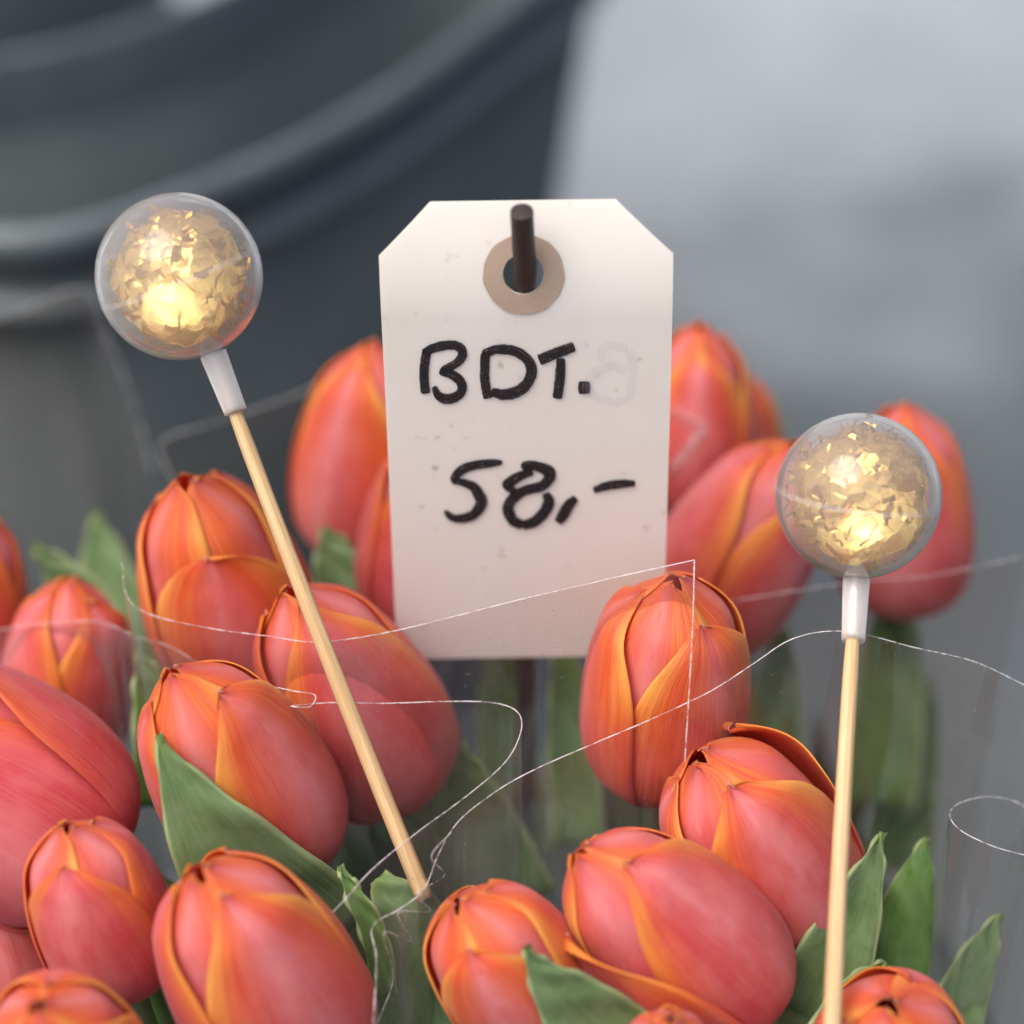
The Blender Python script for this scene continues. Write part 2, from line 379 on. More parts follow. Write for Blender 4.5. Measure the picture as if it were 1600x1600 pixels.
# ------------------------------------------------------------------ tulips
PR_R = [.10, .60, .88, .985, 1.0, .97, .89, .73, .30]
PR_Z = [0, .035, .135, .27, .42, .57, .72, .87, 1.0]
PR_A = [(40, 70, 70, 69, 68, 66, 64, 64, 66), (36, 66, 70, 70, 70, 70, 70, 72, 76)]     # half width of outer / inner petals, degrees
NU, NT_ = 25, 38
_tt = np.linspace(0, 1, 200); _bz, _br = crs_at(PR_Z, _tt), crs_at(PR_R, _tt)
def bud_r(zn):                                     # the bud's common outline: radius at a relative height
    return np.where(zn > 1, np.maximum(.30 - 4.0 * (zn - 1), .05), np.interp(zn, _bz, _br))
def petal_grid(R, H, az, layer, rg, lean=0.0, curl=None, flare=None, wmul=1.0, hmul=1.0, top=1.0):
    t = 1 - (1 - np.linspace(0, 1, NT_)) ** 1.35
    u = np.linspace(-1, 1, NU)
    zn = crs_at(PR_Z, t) * hmul
    al = np.radians(crs_at(PR_A[layer], t)) * wmul
    xt = np.clip((t - (.60 if layer == 0 else .95)) / (.40 if layer == 0 else .05), 0, 1)
    al = al * ((1 - xt ** 2.6) ** .62 * .95 + .05)                          # the petal narrows to a blunt point
    curl = rg.uniform(-.05, .03) if curl is None else curl
    fl = rg.uniform(-.02, .03, 2) if flare is None else np.array(flare, float)
    ph = rg.uniform(0, 6.28, 5); tw = rg.uniform(-.07, .07)
    U, T = np.meshgrid(u, t); A = np.abs(U)
    ZN = zn[:, None] - .03 * A ** 2 * sstep(.6, 1, T) * (1 - sstep(.85, 1, T)) + .006 * np.sin(U * 8 + ph[3]) * sstep(.75, 1, T)
    rad = bud_r(ZN) * (1 + (top - 1) * sstep(.35, 1, ZN)) * R
    fz = sstep(.28, .8, T)
    wav = .012 * np.sin(T * 8 + ph[0] + U) * A ** 2 * fz + .008 * np.sin(U * 4 + ph[1] + T * 5)
    if layer == 0:
        side = np.where(U < 0, fl[0], fl[1])
        rad = rad + R * (side * A ** 2.6 * fz + (.018 * U + .006 * A ** 2) * sstep(.06, .3, T) + lean * T ** 1.5 + curl * sstep(.85, 1.0, T) ** 1.5 + wav
                         + .020 * np.exp(-(U / .16) ** 2) * np.sin(np.pi * np.clip(T, 0, 1)) ** .7 - .02 * np.exp(-(U / .12) ** 2) * sstep(.8, .97, T))
    else:
        rad = rad * .945 - R * (.02 * sstep(.5, .9, T) + .016 * (1 - U) * .5 + np.abs(wav)) + .02 * R * U * sstep(.5, .9, T)
    rad = np.maximum(rad, .03 * R)
    phi = az + tw * T + U * al[:, None] + .02 * np.sin(T * 10 + ph[2]) * A * fz
    return np.stack([rad * np.cos(phi), rad * np.sin(phi), ZN * H], 2)

def leaf_mesh(parent, pts, hw, fold=0.35, dcurve=0.0, th=.0009, nm='leaf', flip=False, twist=0.0):
    """pts: (px,py,depth) from tip to foot; hw: half widths in photo px; fold>0: margins come towards the camera"""
    n = 26; P = crs(pts, n); wpx = np.maximum(crs(hw, n)[:, 0], 1.2)
    W3 = np.array([at(*p) for p in P])
    T = np.gradient(P[:, :2], axis=0); T /= np.linalg.norm(T, axis=1, keepdims=True)
    G = np.zeros((n, 9, 3))
    for i in range(n):
        m = mpp(P[i, 2]); sx, sy = -T[i, 1], T[i, 0]
        side = RT * sx - UP * sy
        vw = W3[i] - EYE; vw /= np.linalg.norm(vw)
        for j, s in enumerate(np.linspace(-1, 1, 9)):
            w = wpx[i] * m
            d = -vw * (fold * (abs(s) ** 1.5) * w - twist * s * w)
            G[i, j] = W3[i] + side * (s * w) + d + vw * .0006 * math.sin(i * .9 + j)
    V, F, fm, uv = two_sided(G, th)
    fm = [1 - x for x in fm] if flip else fm
    return mesh_obj(nm, to_local(parent.matrix_world, V), F, [M_LO, M_LI], parent, fmat=fm, uvs=uv)

def tulip(px, py, d, tilt, elev, rpx, spin, seed, label, hr=3.08, tone=None, pet=None, top=None, leaves=()):
    rg = np.random.default_rng(seed)
    R = rpx * mpp(d) * .96; H = R * hr
    t, e = math.radians(tilt), math.radians(elev)
    ax = RT * math.sin(t) * math.cos(e) + UP * math.cos(t) * math.cos(e) - FW * math.sin(e)
    q = Vector((0, 0, 1)).rotation_difference(Vector(ax)) @ Quaternion((0, 0, 1), 0)
    base = at(px, py, d) - ax * H * .47
    M = Matrix.Translation(Vector(base)) @ q.to_matrix().to_4x4()
    root = empty('tulip', M)
    cl = q.inverted() @ Vector(EYE - base); az0 = math.atan2(cl.y, cl.x) + math.radians(spin)
    tag(root, label, 'tulip', 'orange tulips in the bouquet')
    tone = rg.uniform(.25, .75) if tone is None else tone
    top = rg.uniform(.80, .95) if top is None else top * .93          # how far the bud narrows towards its tip
    for i in range(6):
        layer = 0 if i < 3 else 1
        az = az0 + math.radians((i % 3) * 120 + (60 if layer else 0)) + rg.uniform(-.10, .10)
        kw = dict(lean=rg.uniform(-.03, .02), wmul=rg.uniform(.96, 1.03), hmul=(rg.uniform(.93, 1.01) if layer == 0 else rg.uniform(1.03, 1.06)), top=top)
        if pet and i in pet: kw.update(pet[i])
        G = petal_grid(R * (1 + .012 * (i % 3) * (1 - layer)), H, az, layer, rg, **{k_: v for k_, v in kw.items()}) if True else None
        V, F, fm, uv = two_sided(G, .00032, rim=0)
        po = mesh_obj('petal', V, F, [M_PO, M_PI], root, fmat=fm, uvs=uv)
        po.color = (float(np.clip(tone + rg.uniform(-.12, .12) + .3 * layer, 0, 1)), 0, 0, 1)       # pink (0) to orange (1) kind of flower
    # stem: from the bud's foot down into the bucket
    foot = np.array([HB[0] + (base[0] - HB[0]) * .35, HB[1] + (base[1] - HB[1]) * .35, .03])
    p1 = base - ax * .03; p2 = np.array([*(foot[:2] * .35 + p1[:2] * .65), p1[2] - .08])
    P = crs([base + ax * .002, p1, p2, foot], 24)
    V, F, uv = tube(P, np.linspace(.0030, .0042, 24), 10)
    mesh_obj('stem', to_local(M, V), F, M_STEM, root)
    for lf in leaves: leaf_mesh(root, **lf)
    for j in range(4):                      # leaves clasping the stem lower down
        a = rg.uniform(0, 6.28); out = np.array([math.cos(a), math.sin(a), 0]); sd = np.array([-out[1], out[0], 0])
        h = rg.uniform(.11, .15); z0 = base[2] - rg.uniform(.18, .20); c0 = P[14].copy()
        G = np.zeros((12, 7, 3))
        for i2, f in enumerate(np.linspace(0, 1, 12)):
            w = .020 * math.sin(math.pi * min(.93, .28 + .70 * f)) ** .8 * (1 - f ** 5) + .0004
            c = np.array([*(c0[:2] + (base[:2] - c0[:2]) * f * .6), z0 + h * f]) + out * (.004 + .016 * f ** 1.5)
            for j2, v in enumerate(np.linspace(1, -1, 7)):
                G[i2, j2] = c + sd * v * w + out * (-.35 * w * v * v)
        V, F, fm, uv = two_sided(G[::-1], .0009)
        mesh_obj('leaf', to_local(M, V), F, [M_LD, M_LD], root, fmat=fm, uvs=uv)
    return root

L = lambda pts, hw, **k: dict(pts=pts, hw=hw, **k)
TUL = [
 # px, py, depth, tilt, elev, rpx, spin, seed, label, extras
 (-12, 1235, .566, -52, 22, 182, -28, 1, 'largest coral tulip at the left edge, lying over with a loose upper petal', dict(tone=0, hr=2.7, pet={0: dict(flare=(.0, -.02)), 1: dict(lean=.16, flare=(.12, .1))})),
 (158, 1428, .540, -14, 33, 112, -22, 2, 'upright coral tulip under the large leaning one at the left edge', dict(tone=0.2, hr=3.0, top=1.1)),
 (105, 1672, .515, -6, 50, 140, 30, 3, 'tulip cut off by the frame in the bottom left corner', dict(tone=0.6, top=1.05, hr=2.6)),
 (412, 1530, .532, -24, 35, 153, 12, 4, 'large salmon tulip at the bottom, right beside the bottom left corner', dict(tone=0.5, leaves=[
    L([(246, 1148, .535), (283, 1228, .536), (338, 1318, .540), (420, 1420, .552), (510, 1500, .565)], [0, 36, 76, 108, 116], fold=.12)])),
 (376, 1214, .560, -27, 36, 143, 32, 5, 'tulip half covered by the broad grey-green leaf, left of the long stick', dict(tone=0.75, leaves=[
    L([(218, 1014, .60), (230, 1060, .60), (243, 1140, .602), (250, 1260, .605)], [0, 21, 34, 42], fold=.5, flip=True)])),
 (552, 1097, .588, -26, 33, 142, 4, 6, 'deep coral tulip behind the long stick, below the card', dict(tone=0.3, leaves=[
    L([(715, 1158, .606), (722, 1215, .606), (745, 1300, .61), (790, 1420, .615)], [8, 40, 68, 85], fold=.2, flip=True)])),
 (352, 927, .605, -14, 38, 138, -8, 7, 'pale salmon tulip with orange top just under the higher ball', dict(tone=0.85, pet={0: dict(hmul=.84, lean=.04)}, leaves=[
    L([(508, 822, .64), (520, 860, .64), (535, 930, .64), (540, 1040, .64)], [0, 28, 45, 50], fold=.3)])),
 (575, 720, .650, 4, 30, 122, -35, 8, 'blurred tulip peeking out left of the card top', dict(tone=0.8)),
 (668, 842, .628, 8, 30, 112, 10, 9, 'pink tulip mostly hidden behind the left edge of the card', dict(tone=0.1)),
 (105, 1062, .618, 8, 30, 110, 50, 10, 'blurred tulip behind film near the left edge, above the largest one', dict(tone=0.4, leaves=[
    L([(52, 850, .645), (88, 890, .645), (135, 960, .645), (165, 1060, .645)], [0, 24, 46, 55], fold=.4),
    L([(152, 800, .68), (160, 870, .68), (185, 980, .68), (200, 1080, .68)], [0, 34, 55, 60], fold=.3)])),
 (-52, 945, .632, 14, 30, 102, 0, 11, 'tulip cut off by the left edge, only a sliver showing', {}),
 (1082, 665, .668, 2, 30, 104, 0, 12, 'blurred red and orange tulip behind the right edge of the card', dict(tone=0.6, pet={1: dict(lean=.05)}, leaves=[
    L([(1212, 640, .70), (1210, 690, .70), (1200, 780, .70), (1190, 880, .70)], [3, 16, 26, 30], fold=.3),
    L([(880, 1000, .635), (886, 1080, .635), (893, 1180, .635), (905, 1320, .635)], [14, 26, 36, 42], fold=.4, flip=True)])),
 (1152, 862, .636, 27, 30, 126, 55, 13, 'blurred coral tulip leaning right between the card and the lower ball', dict(tone=0.35, leaves=[
    L([(1225, 985, .66), (1215, 1060, .66), (1200, 1180, .66), (1190, 1320, .66)], [5, 34, 50, 60], fold=.3, flip=True)])),
 (1412, 808, .655, -4, 30, 116, 0, 14, 'blurred tulip behind the lower ball', dict(tone=0.3, leaves=[
    L([(1392, 930, .675), (1396, 1000, .675), (1388, 1110, .675), (1370, 1260, .675)], [12, 42, 56, 60], fold=.3, flip=True),
    L([(1452, 1060, .69), (1440, 1130, .69), (1420, 1230, .69), (1400, 1360, .69)], [4, 28, 45, 55], fold=.3, flip=True)])),
 (1040, 1083, .575, 2, 36, 133, 38, 15, 'upright tulip with yellow petal margins in front of the card bottom', dict(tone=0.9, top=1.12, leaves=[
    L([(775, 985, .655), (785, 1080, .655), (795, 1200, .655), (810, 1340, .655)], [14, 34, 46, 55], fold=.35, flip=True)])),
 (1195, 1335, .566, -33, 32, 142, 12, 16, 'tulip behind the right stick with one wide orange back petal', dict(tone=0.55, pet={1: dict(lean=.09, flare=(.12, .1))}, top=1.1, leaves=[
    L([(1380, 1300, .552), (1358, 1365, .552), (1318, 1470, .556), (1262, 1610, .562)], [0, 24, 54, 82], fold=.35),
    L([(1448, 1308, .575), (1432, 1372, .575), (1412, 1450, .577), (1395, 1580, .58)], [2, 30, 48, 52], fold=-.3, flip=True)])),
 (1056, 1465, .543, -46, 30, 148, 32, 17, 'plump salmon tulip lying to the left, foremost in the bottom middle', dict(tone=0.3, pet={2: dict(lean=.07, hmul=.86, flare=(.06, .10))}, leaves=[
    L([(822, 1478, .515), (846, 1520, .517), (900, 1578, .522), (975, 1650, .53)], [0, 24, 58, 80], fold=.12)])),
 (812, 1535, .538, -32, 34, 122, -28, 18, 'coral tulip right of the crumpled film folds at the bottom', dict(tone=0.75, hr=3.1, top=1.15, leaves=[
    L([(590, 1372, .556), (634, 1432, .556), (662, 1530, .56), (672, 1660, .565)], [14, 56, 78, 88], fold=.2),
    L([(531, 1352, .548), (552, 1396, .548), (585, 1462, .55), (604, 1560, .555)], [0, 13, 20, 18], fold=.5, flip=True)])),
 (1040, 1690, .520, 0, 40, 92, 20, 19, 'tulip tip just rising over the bottom edge in the middle', {}),
 (1392, 1672, .536, -10, 48, 142, 40, 20, 'red and orange tulip cut off at the bottom right, beside the right stick', dict(tone=0.6, top=1.05, hr=2.6, leaves=[
    L([(1387, 1505, .54), (1358, 1526, .54), (1325, 1570, .542), (1290, 1640, .545)], [3, 16, 32, 40], fold=.45, flip=True),
    L([(1564, 1428, .578), (1534, 1488, .578), (1500, 1570, .58), (1470, 1670, .585)], [2, 27, 42, 55], fold=.2)])),
 (1150, 702, .695, 4, 30, 78, 30, 22, 'small bright orange tulip peeking from behind the red one right of the card', dict(tone=1.0)),
 (8, 1490, .580, -10, 30, 100, 0, 21, 'shaded tulip at the left edge below the largest one', {}),
]
for r_ in TUL:
    tulip(*r_[:9], **r_[9])

# ------------------------------------------------------------------ price card on its iron rod
Y0 = at(820, 590, .556)[1]
ZB = (EYE + ray(820, 500) * ((Y0) / ray(820, 500)[1]))[2]
def bend(z): return 9.0 * max(z - ZB, 0) ** 2
def on_card(px, py, off=0.0):
    d = ray(px, py); yy = Y0
    for _ in range(8):
        p = EYE + d * (yy / d[1]); yy = Y0 + bend(p[2])
    p = EYE + d * (yy / d[1]); sl = 18.0 * max(p[2] - ZB, 0)
    nn = np.array([0, -1, sl]) / math.hypot(1, sl)
    return p + nn * off
card_root = empty('price_card', Matrix.Translation(Vector(on_card(835, 1025))))
tag(card_root, 'white cardboard price tag with clipped corners and black handwriting', 'price tag')
outl = [(672, 315), (962, 311), (1052, 396), (1047, 640), (1040, 880), (1036, 1024), (625, 1030), (617, 960), (604, 660), (592, 400)]
hc = (818, 428)
bm = bmesh.new()
def card2(px, py):
    p = on_card(px, py); return Vector((p[0], p[2], 0))
def seg(pts_):
    vs = [bm.verts.new(p) for p in pts_]
    return [bm.edges.new((vs[i], vs[(i + 1) % len(vs)])) for i in range(len(vs))]
es = seg([card2(*p) for p in outl])
es += seg([card2(hc[0] + 32 * math.cos(a), hc[1] + 32 * math.sin(a)) for a in np.linspace(0, 2 * math.pi, 29)[:-1]])
bmesh.ops.triangle_fill(bm, use_beauty=True, edges=es)
zs = [v.co.y for v in bm.verts]
for zc in np.linspace(min(zs), max(zs), 130)[1:-1]:
    bmesh.ops.bisect_plane(bm, geom=bm.verts[:] + bm.edges[:] + bm.faces[:], plane_co=(0, zc, 0), plane_no=(0, 1, 0))
V = [(v.co.x, Y0 + bend(v.co.y), v.co.y) for v in bm.verts]
bm.verts.index_update(); F = [[v.index for v in f.verts] for f in bm.faces]; bm.free()
card = mesh_obj('card', to_local(card_root.matrix_world, V), F, M_CARD, card_root, smooth=False)
b2 = bmesh.new(); b2.from_mesh(card.data); bmesh.ops.recalc_face_normals(b2, faces=b2.faces)
if sum(f.normal.y for f in b2.faces) > 0: bmesh.ops.reverse_faces(b2, faces=b2.faces)
b2.to_mesh(card.data); b2.free()
md = card.modifiers.new('thick', 'SOLIDIFY'); md.thickness = .0005; md.offset = -1
# reinforcing washer
NA = 48; Gw = np.zeros((4, NA + 1, 3))
for j in range(NA + 1):
    a = 2 * math.pi * j / NA
    for i, (r_, o_) in enumerate(((32, .0001), (32.4, .00035), (63.2, .00035), (63.6, .0001))):
        jit = 1 + .008 * math.sin(a * 7) + .006 * math.sin(a * 13 + 1)
        Gw[i, j] = on_card(hc[0] + r_ * jit * math.cos(a), hc[1] + r_ * jit * .985 * math.sin(a), o_)
mesh_obj('washer', to_local(card_root.matrix_world, Gw.reshape(-1, 3)), grid_faces(4, NA + 1, flip=True), M_KRAFT, card_root, smooth=False)
# handwriting
noff = [0]
def stroke(nm, lines, mat, parent, base=.00025):
    V, F, UVs = [], [], []
    for pts_, wid in lines:
        n = 46; P = crs(pts_, n); w = (crs(wid, n)[:, 0] if len(np.shape(wid)) else np.full(n, wid)) * 1.2
        T = np.gradient(P, axis=0); T /= np.linalg.norm(T, axis=1, keepdims=True)
        sd = np.stack([-T[:, 1], T[:, 0]], 1); rg = np.random.default_rng(int(abs(P[0, 0] * 7 + P[0, 1])))
        cap = np.minimum(1, np.minimum(np.arange(n), np.arange(n)[::-1]) / 2.5 + .62)
        b0 = len(V); noff[0] += 1; ln = np.concatenate([[0], np.cumsum(np.linalg.norm(np.diff(P, axis=0), axis=1))])
        for i in range(n):
            jl, jr = rg.uniform(.93, 1.05, 2)
            for j, s in enumerate(np.linspace(-1, 1, 5)):
                q = P[i] + sd[i] * s * w[i] / 2 * cap[i] * (jl if s < 0 else jr)
                V.append(on_card(q[0], q[1], base + noff[0] * .000012 + i * .0000012)); UVs.append(((s + 1) / 2, ln[i] / 60 + noff[0] * 3.7))
        F += grid_faces(n, 5, b0)
    return mesh_obj(nm, to_local(card_root.matrix_world, V), F, mat, parent, uvs=UVs)
def Z6(pts_): return [(560 + .3375 * x, 280 + .3375 * y) for x, y in pts_]
def Z4(pts_): return [(660 + .25 * x, 680 + .25 * y) for x, y in pts_]
stroke('handwritten_letter', [(Z6([(318, 785), (306, 860), (304, 920), (312, 990)]), 13), (Z6([(300, 805), (345, 780), (420, 765), (468, 775), (482, 808), (455, 848), (385, 885)]), [11, 13, 13, 13, 13, 12, 11]),
       (Z6([(375, 885), (440, 905), (478, 945), (470, 990), (420, 1014), (372, 1000), (350, 955)]), [10, 13, 13, 13, 14, 12, 7])], M_INK, card_root)
stroke('handwritten_letter', [(Z6([(588, 800), (584, 900), (590, 960), (600, 1012)]), 13), (Z6([(575, 808), (640, 785), (720, 792), (778, 828), (802, 880), (782, 940), (735, 980), (670, 993), (615, 978)]), [12, 13, 14, 14, 15, 15, 16, 15, 12])], M_INK, card_root)
stroke('handwritten_letter', [(Z6([(836, 835), (900, 808), (1000, 770)]), [15, 15, 14]), (Z6([(938, 826), (932, 920), (920, 1012)]), [12, 14, 13])], M_INK, card_root)
stroke('handwritten_dot', [(Z6([(1045, 932), (1045, 960), (1045, 990)]), [14, 17, 14])], M_INK, card_root)
stroke('handwritten_digit', [(Z4([(500, 165), (400, 172), (290, 192), (220, 235), (200, 275), (235, 285), (310, 310), (355, 370), (365, 425), (320, 490), (240, 515), (180, 505), (140, 465)]), [8, 12, 13, 13, 11, 10, 13, 16, 16, 14, 12, 10, 6])], M_INK, card_root)
stroke('handwritten_digit', [(Z4([(690, 220), (640, 195), (650, 180), (720, 190), (785, 220), (795, 260), (740, 315), (640, 340), (560, 395), (535, 460), (570, 530), (635, 555)]), [8, 10, 11, 14, 17, 16, 14, 14, 15, 16, 15, 13]),
       (Z4([(625, 558), (700, 535), (765, 470), (790, 410), (770, 355)]), [13, 15, 16, 16, 10]), (Z4([(690, 222), (610, 250), (545, 290), (530, 310), (580, 350)]), [10, 13, 15, 13, 9])], M_INK, card_root)
stroke('handwritten_comma', [(Z4([(960, 385), (915, 430), (880, 490), (845, 540)]), [10, 15, 16, 11])], M_INK, card_root)
stroke('handwritten_dash', [(Z4([(1068, 338), (1150, 312), (1240, 298), (1330, 295)]), [9, 12, 12, 8])], M_INK, card_root)
stroke('show_through_letter', [(Z6([(1255, 780), (1268, 880), (1258, 1010)]), 12), (Z6([(1245, 780), (1160, 768), (1120, 810), (1180, 858), (1245, 880)]), 12), (Z6([(1180, 862), (1090, 890), (1065, 950), (1100, 1005), (1190, 1025), (1255, 1005)]), 12)], M_GHOST, card_root)

rod = empty('iron_rod', Matrix.Translation((HB[0], HB[1], .02)))
tag(rod, 'dark iron rod poking up through the hole of the price tag', 'rod')
hz_ = on_card(820, 426); tp_ = on_card(815, 290) + np.array([0, -.0115, 0])
P = [tp_, (tp_ * .45 + hz_ * .55) + np.array([0, -.0002, 0]), hz_, on_card(814, 540) + np.array([0, .0075, 0]), on_card(806, 760) + np.array([0, .0085, 0]), on_card(820, 1020) + np.array([0, .010, 0]), np.array([.004, Y0 + .015, .25]), np.array([HB[0], Y0 - .01, .02])]
Pc = crs(P, 70); rr = np.full(70, .00245); 
Pc = np.vstack([Pc[0] + (Pc[0] - Pc[1]) * .10, Pc]); rr = np.concatenate([[.0019], rr])
V, F, uv = tube(Pc, rr, 16)
mesh_obj('shaft', to_local(rod.matrix_world, V), F, M_IRON, rod, smooth=True)
e_ = rod.children[0]; md = e_.modifiers.new('edge', 'EDGE_SPLIT'); md.split_angle = math.radians(40)

# ------------------------------------------------------------------ picks with gold foil balls
def crumple(r, seed, sub=6):
    bm = bmesh.new(); bmesh.ops.create_icosphere(bm, subdivisions=sub, radius=1)
    P = np.array([v.co[:] for v in bm.verts]); F = [[v.index for v in f.verts] for f in bm.faces]; bm.free()
    rg = np.random.default_rng(seed); Q = P.copy(); d = np.zeros(len(P))
    for q in range(19):                                   # fold after fold, each a sharp crease line
        fr = 1.0 * 1.105 ** q; am = .085 * (1.2 / fr) ** .62
        v = rg.normal(size=3); v /= np.linalg.norm(v)
        s_ = Q @ v * fr + rg.uniform(0, 1); f = np.abs((s_ % 1) - .5) * 2
        d += am * (f - .5); w = rg.normal(size=3); w /= np.linalg.norm(w)
        Q = Q + .045 * np.outer(f - .5, w)
    d = (d - d.min()) / (d.max() - d.min()); d = d ** .8
    return (Q / np.linalg.norm(Q, axis=1, keepdims=True)) * (r * (.70 + .30 * d))[:, None], F

def pick(bpx, bpv, bd, rpx, stick, sleeve_top, sleeve_bot, seed, label, lampoff):
    R = rpx * mpp(bd); cen = at(bpx, bpv, bd)
    s0 = at(*sleeve_top); e1 = at(*stick)
    s1 = s0 + (e1 - s0) / np.linalg.norm(e1 - s0) * sleeve_bot
    axis = s0 - s1; axis /= np.linalg.norm(axis)
    flat = axis - FW * (axis @ FW); flat = flat / np.linalg.norm(flat) - FW * .22          # the ball's seam faces up a little
    q = Vector((0, 0, 1)).rotation_difference(Vector(flat)) @ Quaternion((0, 0, 1), 0.4)
    M = Matrix.Translation(Vector(e1)); root = empty('decorative_pick', M)
    tag(root, label, 'pick', 'gold ball picks stuck in the bouquet')
    Rm = np.array(q.to_matrix())
    def put(nm, V, F, mat, par=root, smooth=True, **kw):
        return mesh_obj(nm, to_local(M, np.asarray(V) @ Rm.T + cen), F, mat, par, smooth, **kw)
    prof = [(R * math.sin(a) if 0 < a < math.pi else .00002, -R * math.cos(a)) for a in np.linspace(0, math.pi, 49)]
    Ri = R - .0011
    prof += [(Ri * math.sin(a) if 0 < a < math.pi else .00002, Ri * math.cos(a)) for a in np.linspace(0, math.pi, 49)]
    V, F = lathe(prof, 72); sh = put('clear_ball', V, F, M_CLEAR)
    # moulded seam where the two half shells meet
    V, F = lathe([(R + .00002, -.0006), (R + .00012, -.0005), (R + .00012, -.0002), (R + .00003, -.0001), (R + .00003, .0001), (R + .00012, .0002), (R + .00012, .0005), (R + .00002, .0006)], 72)
    put('seam', V, F, M_SEAM, sh)
    V, F = crumple(R * .90, seed, 5); V = list(V); F = [list(f) for f in F]; rg = np.random.default_rng(seed + 5)
    for _ in range(130):                                   # torn, sharply folded shreds of foil
        c = rg.normal(size=3); c /= np.linalg.norm(c); a1 = rg.normal(size=3); a1 -= c * (a1 @ c) * rg.uniform(.3, 1); a1 /= np.linalg.norm(a1)
        a2 = np.cross(c, a1); ln, wd = R * rg.uniform(.08, .20), R * rg.uniform(.008, .05)
        p = c * R * rg.uniform(.76, .88); b0 = len(V); ns = int(rg.integers(2, 5))
        for i2 in range(ns + 1):
            lift = c * R * (.07 if i2 % 2 else -.01) * rg.uniform(.4, 1.4)
            for sg in (-1, 1):
                q_ = p + a1 * ln * (i2 / ns - .5) * 2 + a2 * wd * sg * rg.uniform(.5, 1.1) + lift + c * R * rg.uniform(-.03, .03)
                V.append(q_ * min(1, .915 * R / np.linalg.norm(q_)))
        for i2 in range(ns):
            b1 = b0 + 2 * i2; F += [[b1, b1 + 1, b1 + 3], [b1, b1 + 3, b1 + 2]]
    put('gold_foil', V, F, M_FOIL, smooth=False)
    # sleeve: tapered frosted tube, pointed stick end inside
    n = 14; P = np.array([s0 * (1 - f) + s1 * f for f in np.linspace(0, 1, n)])
    V, F, uv = tube(P, np.linspace(.00300, .00255, n), 20, caps=False)
    Vi, Fi, _ = tube(P[::-1], np.linspace(.00215, .00260, n), 20, caps=False)
    N = len(V); F = F + [tuple(i + N for i in f) for f in Fi]
    for kx in range(20): F.append((N - 20 + kx, N - 20 + (kx + 1) % 20, N + (kx + 1) % 20, N + kx))
    mesh_obj('sleeve', to_local(M, np.vstack([V, Vi])), F, M_SLEEVE, root)
    top = s0 * .92 + s1 * .08
    P = np.array([top * (1 - f) + e1 * f for f in np.linspace(0, 1, 60)])
    ln = np.linspace(0, 1, 60) * np.linalg.norm(e1 - top); sl_ = np.linalg.norm(s1 - top)
    rad = np.interp(ln, [0, sl_ * .95, sl_ * 1.6, ln[-1]], [.0002, .00150, .00172, .00200])
    bendv = np.cross(axis, FW); P = P + np.outer(np.sin(np.linspace(0, math.pi, 60)) * .0006, bendv)
    V, F, uv = tube(P, rad, 12); mesh_obj('stick', to_local(M, V), F, M_BAMBOO, root, uvs=uv)
    # lamp glowing inside the foil
    lp = cen + RT * lampoff[0] * R + UP * lampoff[1] * R - FW * lampoff[2] * R
    V, F = lathe([(.0012 * math.sin(a) + 1e-5, -.0012 * math.cos(a)) for a in np.linspace(0, math.pi, 9)], 12)
    mesh_obj('bulb', to_local(M, V + lp), F, M_GLOW, root)
    la = bpy.data.lights.new('bulb_light', 'POINT'); la.energy = 0.0100; la.color = (1, .93, .72); la.shadow_soft_size = .002
    lo = bpy.data.objects.new('bulb_light', la); C.objects.link(lo); lo.parent = root; lo.location = tuple(to_local(M, [lp - FW * .0016])[0])
    return root
pick(280, 432, .555, 131, (664, 1404, .552), (333, 553, .555), 0.0136, 31, 'higher gold-foil ball on a long slanting bamboo stick, left of the card', (.0, -.32, .36))
pick(1341, 775, .555, 130, (1286, 1960, .496), (1338, 906, .5545), 0.0142, 47, 'lower gold-foil ball on an upright bamboo stick, right of the card', (.03, -.34, .36))

# ------------------------------------------------------------------ cellophane
def film(label, edge, drop, mat=M_FILM, rows=14, edge_r=.00013, n=90, wr=.0006, seed=0, conv=.18, edge_mat=True, straight=False):
    """edge: (px,py,depth) along the cut top edge; drop: metres of film below it; conv: how far it draws in to the bucket's middle"""
    E_ = np.array(edge, float)
    if straight:
        t = np.linspace(0, len(E_) - 1, n); P = np.stack([np.interp(t, np.arange(len(E_)), E_[:, i]) for i in range(3)], 1)
    else: P = crs(E_, n)
    W3 = np.array([at(*p) for p in P]); rg = np.random.default_rng(seed)
    root = empty('cellophane_wrap', Matrix.Translation(Vector(W3.mean(0) - np.array([0, 0, drop]))))
    tag(root, label, 'cellophane', 'cellophane sheets round the tulips')
    G = np.zeros((rows, n, 3)); s = np.linspace(0, 1, rows)
    ph = rg.uniform(0, 6.28, 6)
    for i in range(rows):
        f = s[i]; q = W3.copy()
        q[:, 2] -= drop * f
        q[:, 0] += (HB[0] - W3[:, 0]) * conv * f; q[:, 1] += (HB[1] - W3[:, 1]) * conv * f
        x = np.linspace(0, 1, n)
        q[:, 1] += wr * f ** .5 * (np.sin(x * 19 + ph[0] + f * 3) + .6 * np.sin(x * 41 + ph[1] - f * 5) + .35 * np.sin(x * 97 + ph[2] + f * 4) * np.sin(x * 7 + ph[3])) * min(1, f * 4)
        G[i] = q
    F = grid_faces(rows, n)
    sheet = mesh_obj('sheet', to_local(root.matrix_world, G.reshape(-1, 3)), F, mat, root)
    if edge_mat:
        jt = rg.normal(size=(n, 3)) * .000012
        V, F, uv = tube(W3 + jt, edge_r * rg.uniform(.85, 1.15, n), 6)
        mesh_obj('cut_edge', to_local(root.matrix_world, V), F, M_EDGE, sheet)
    return root
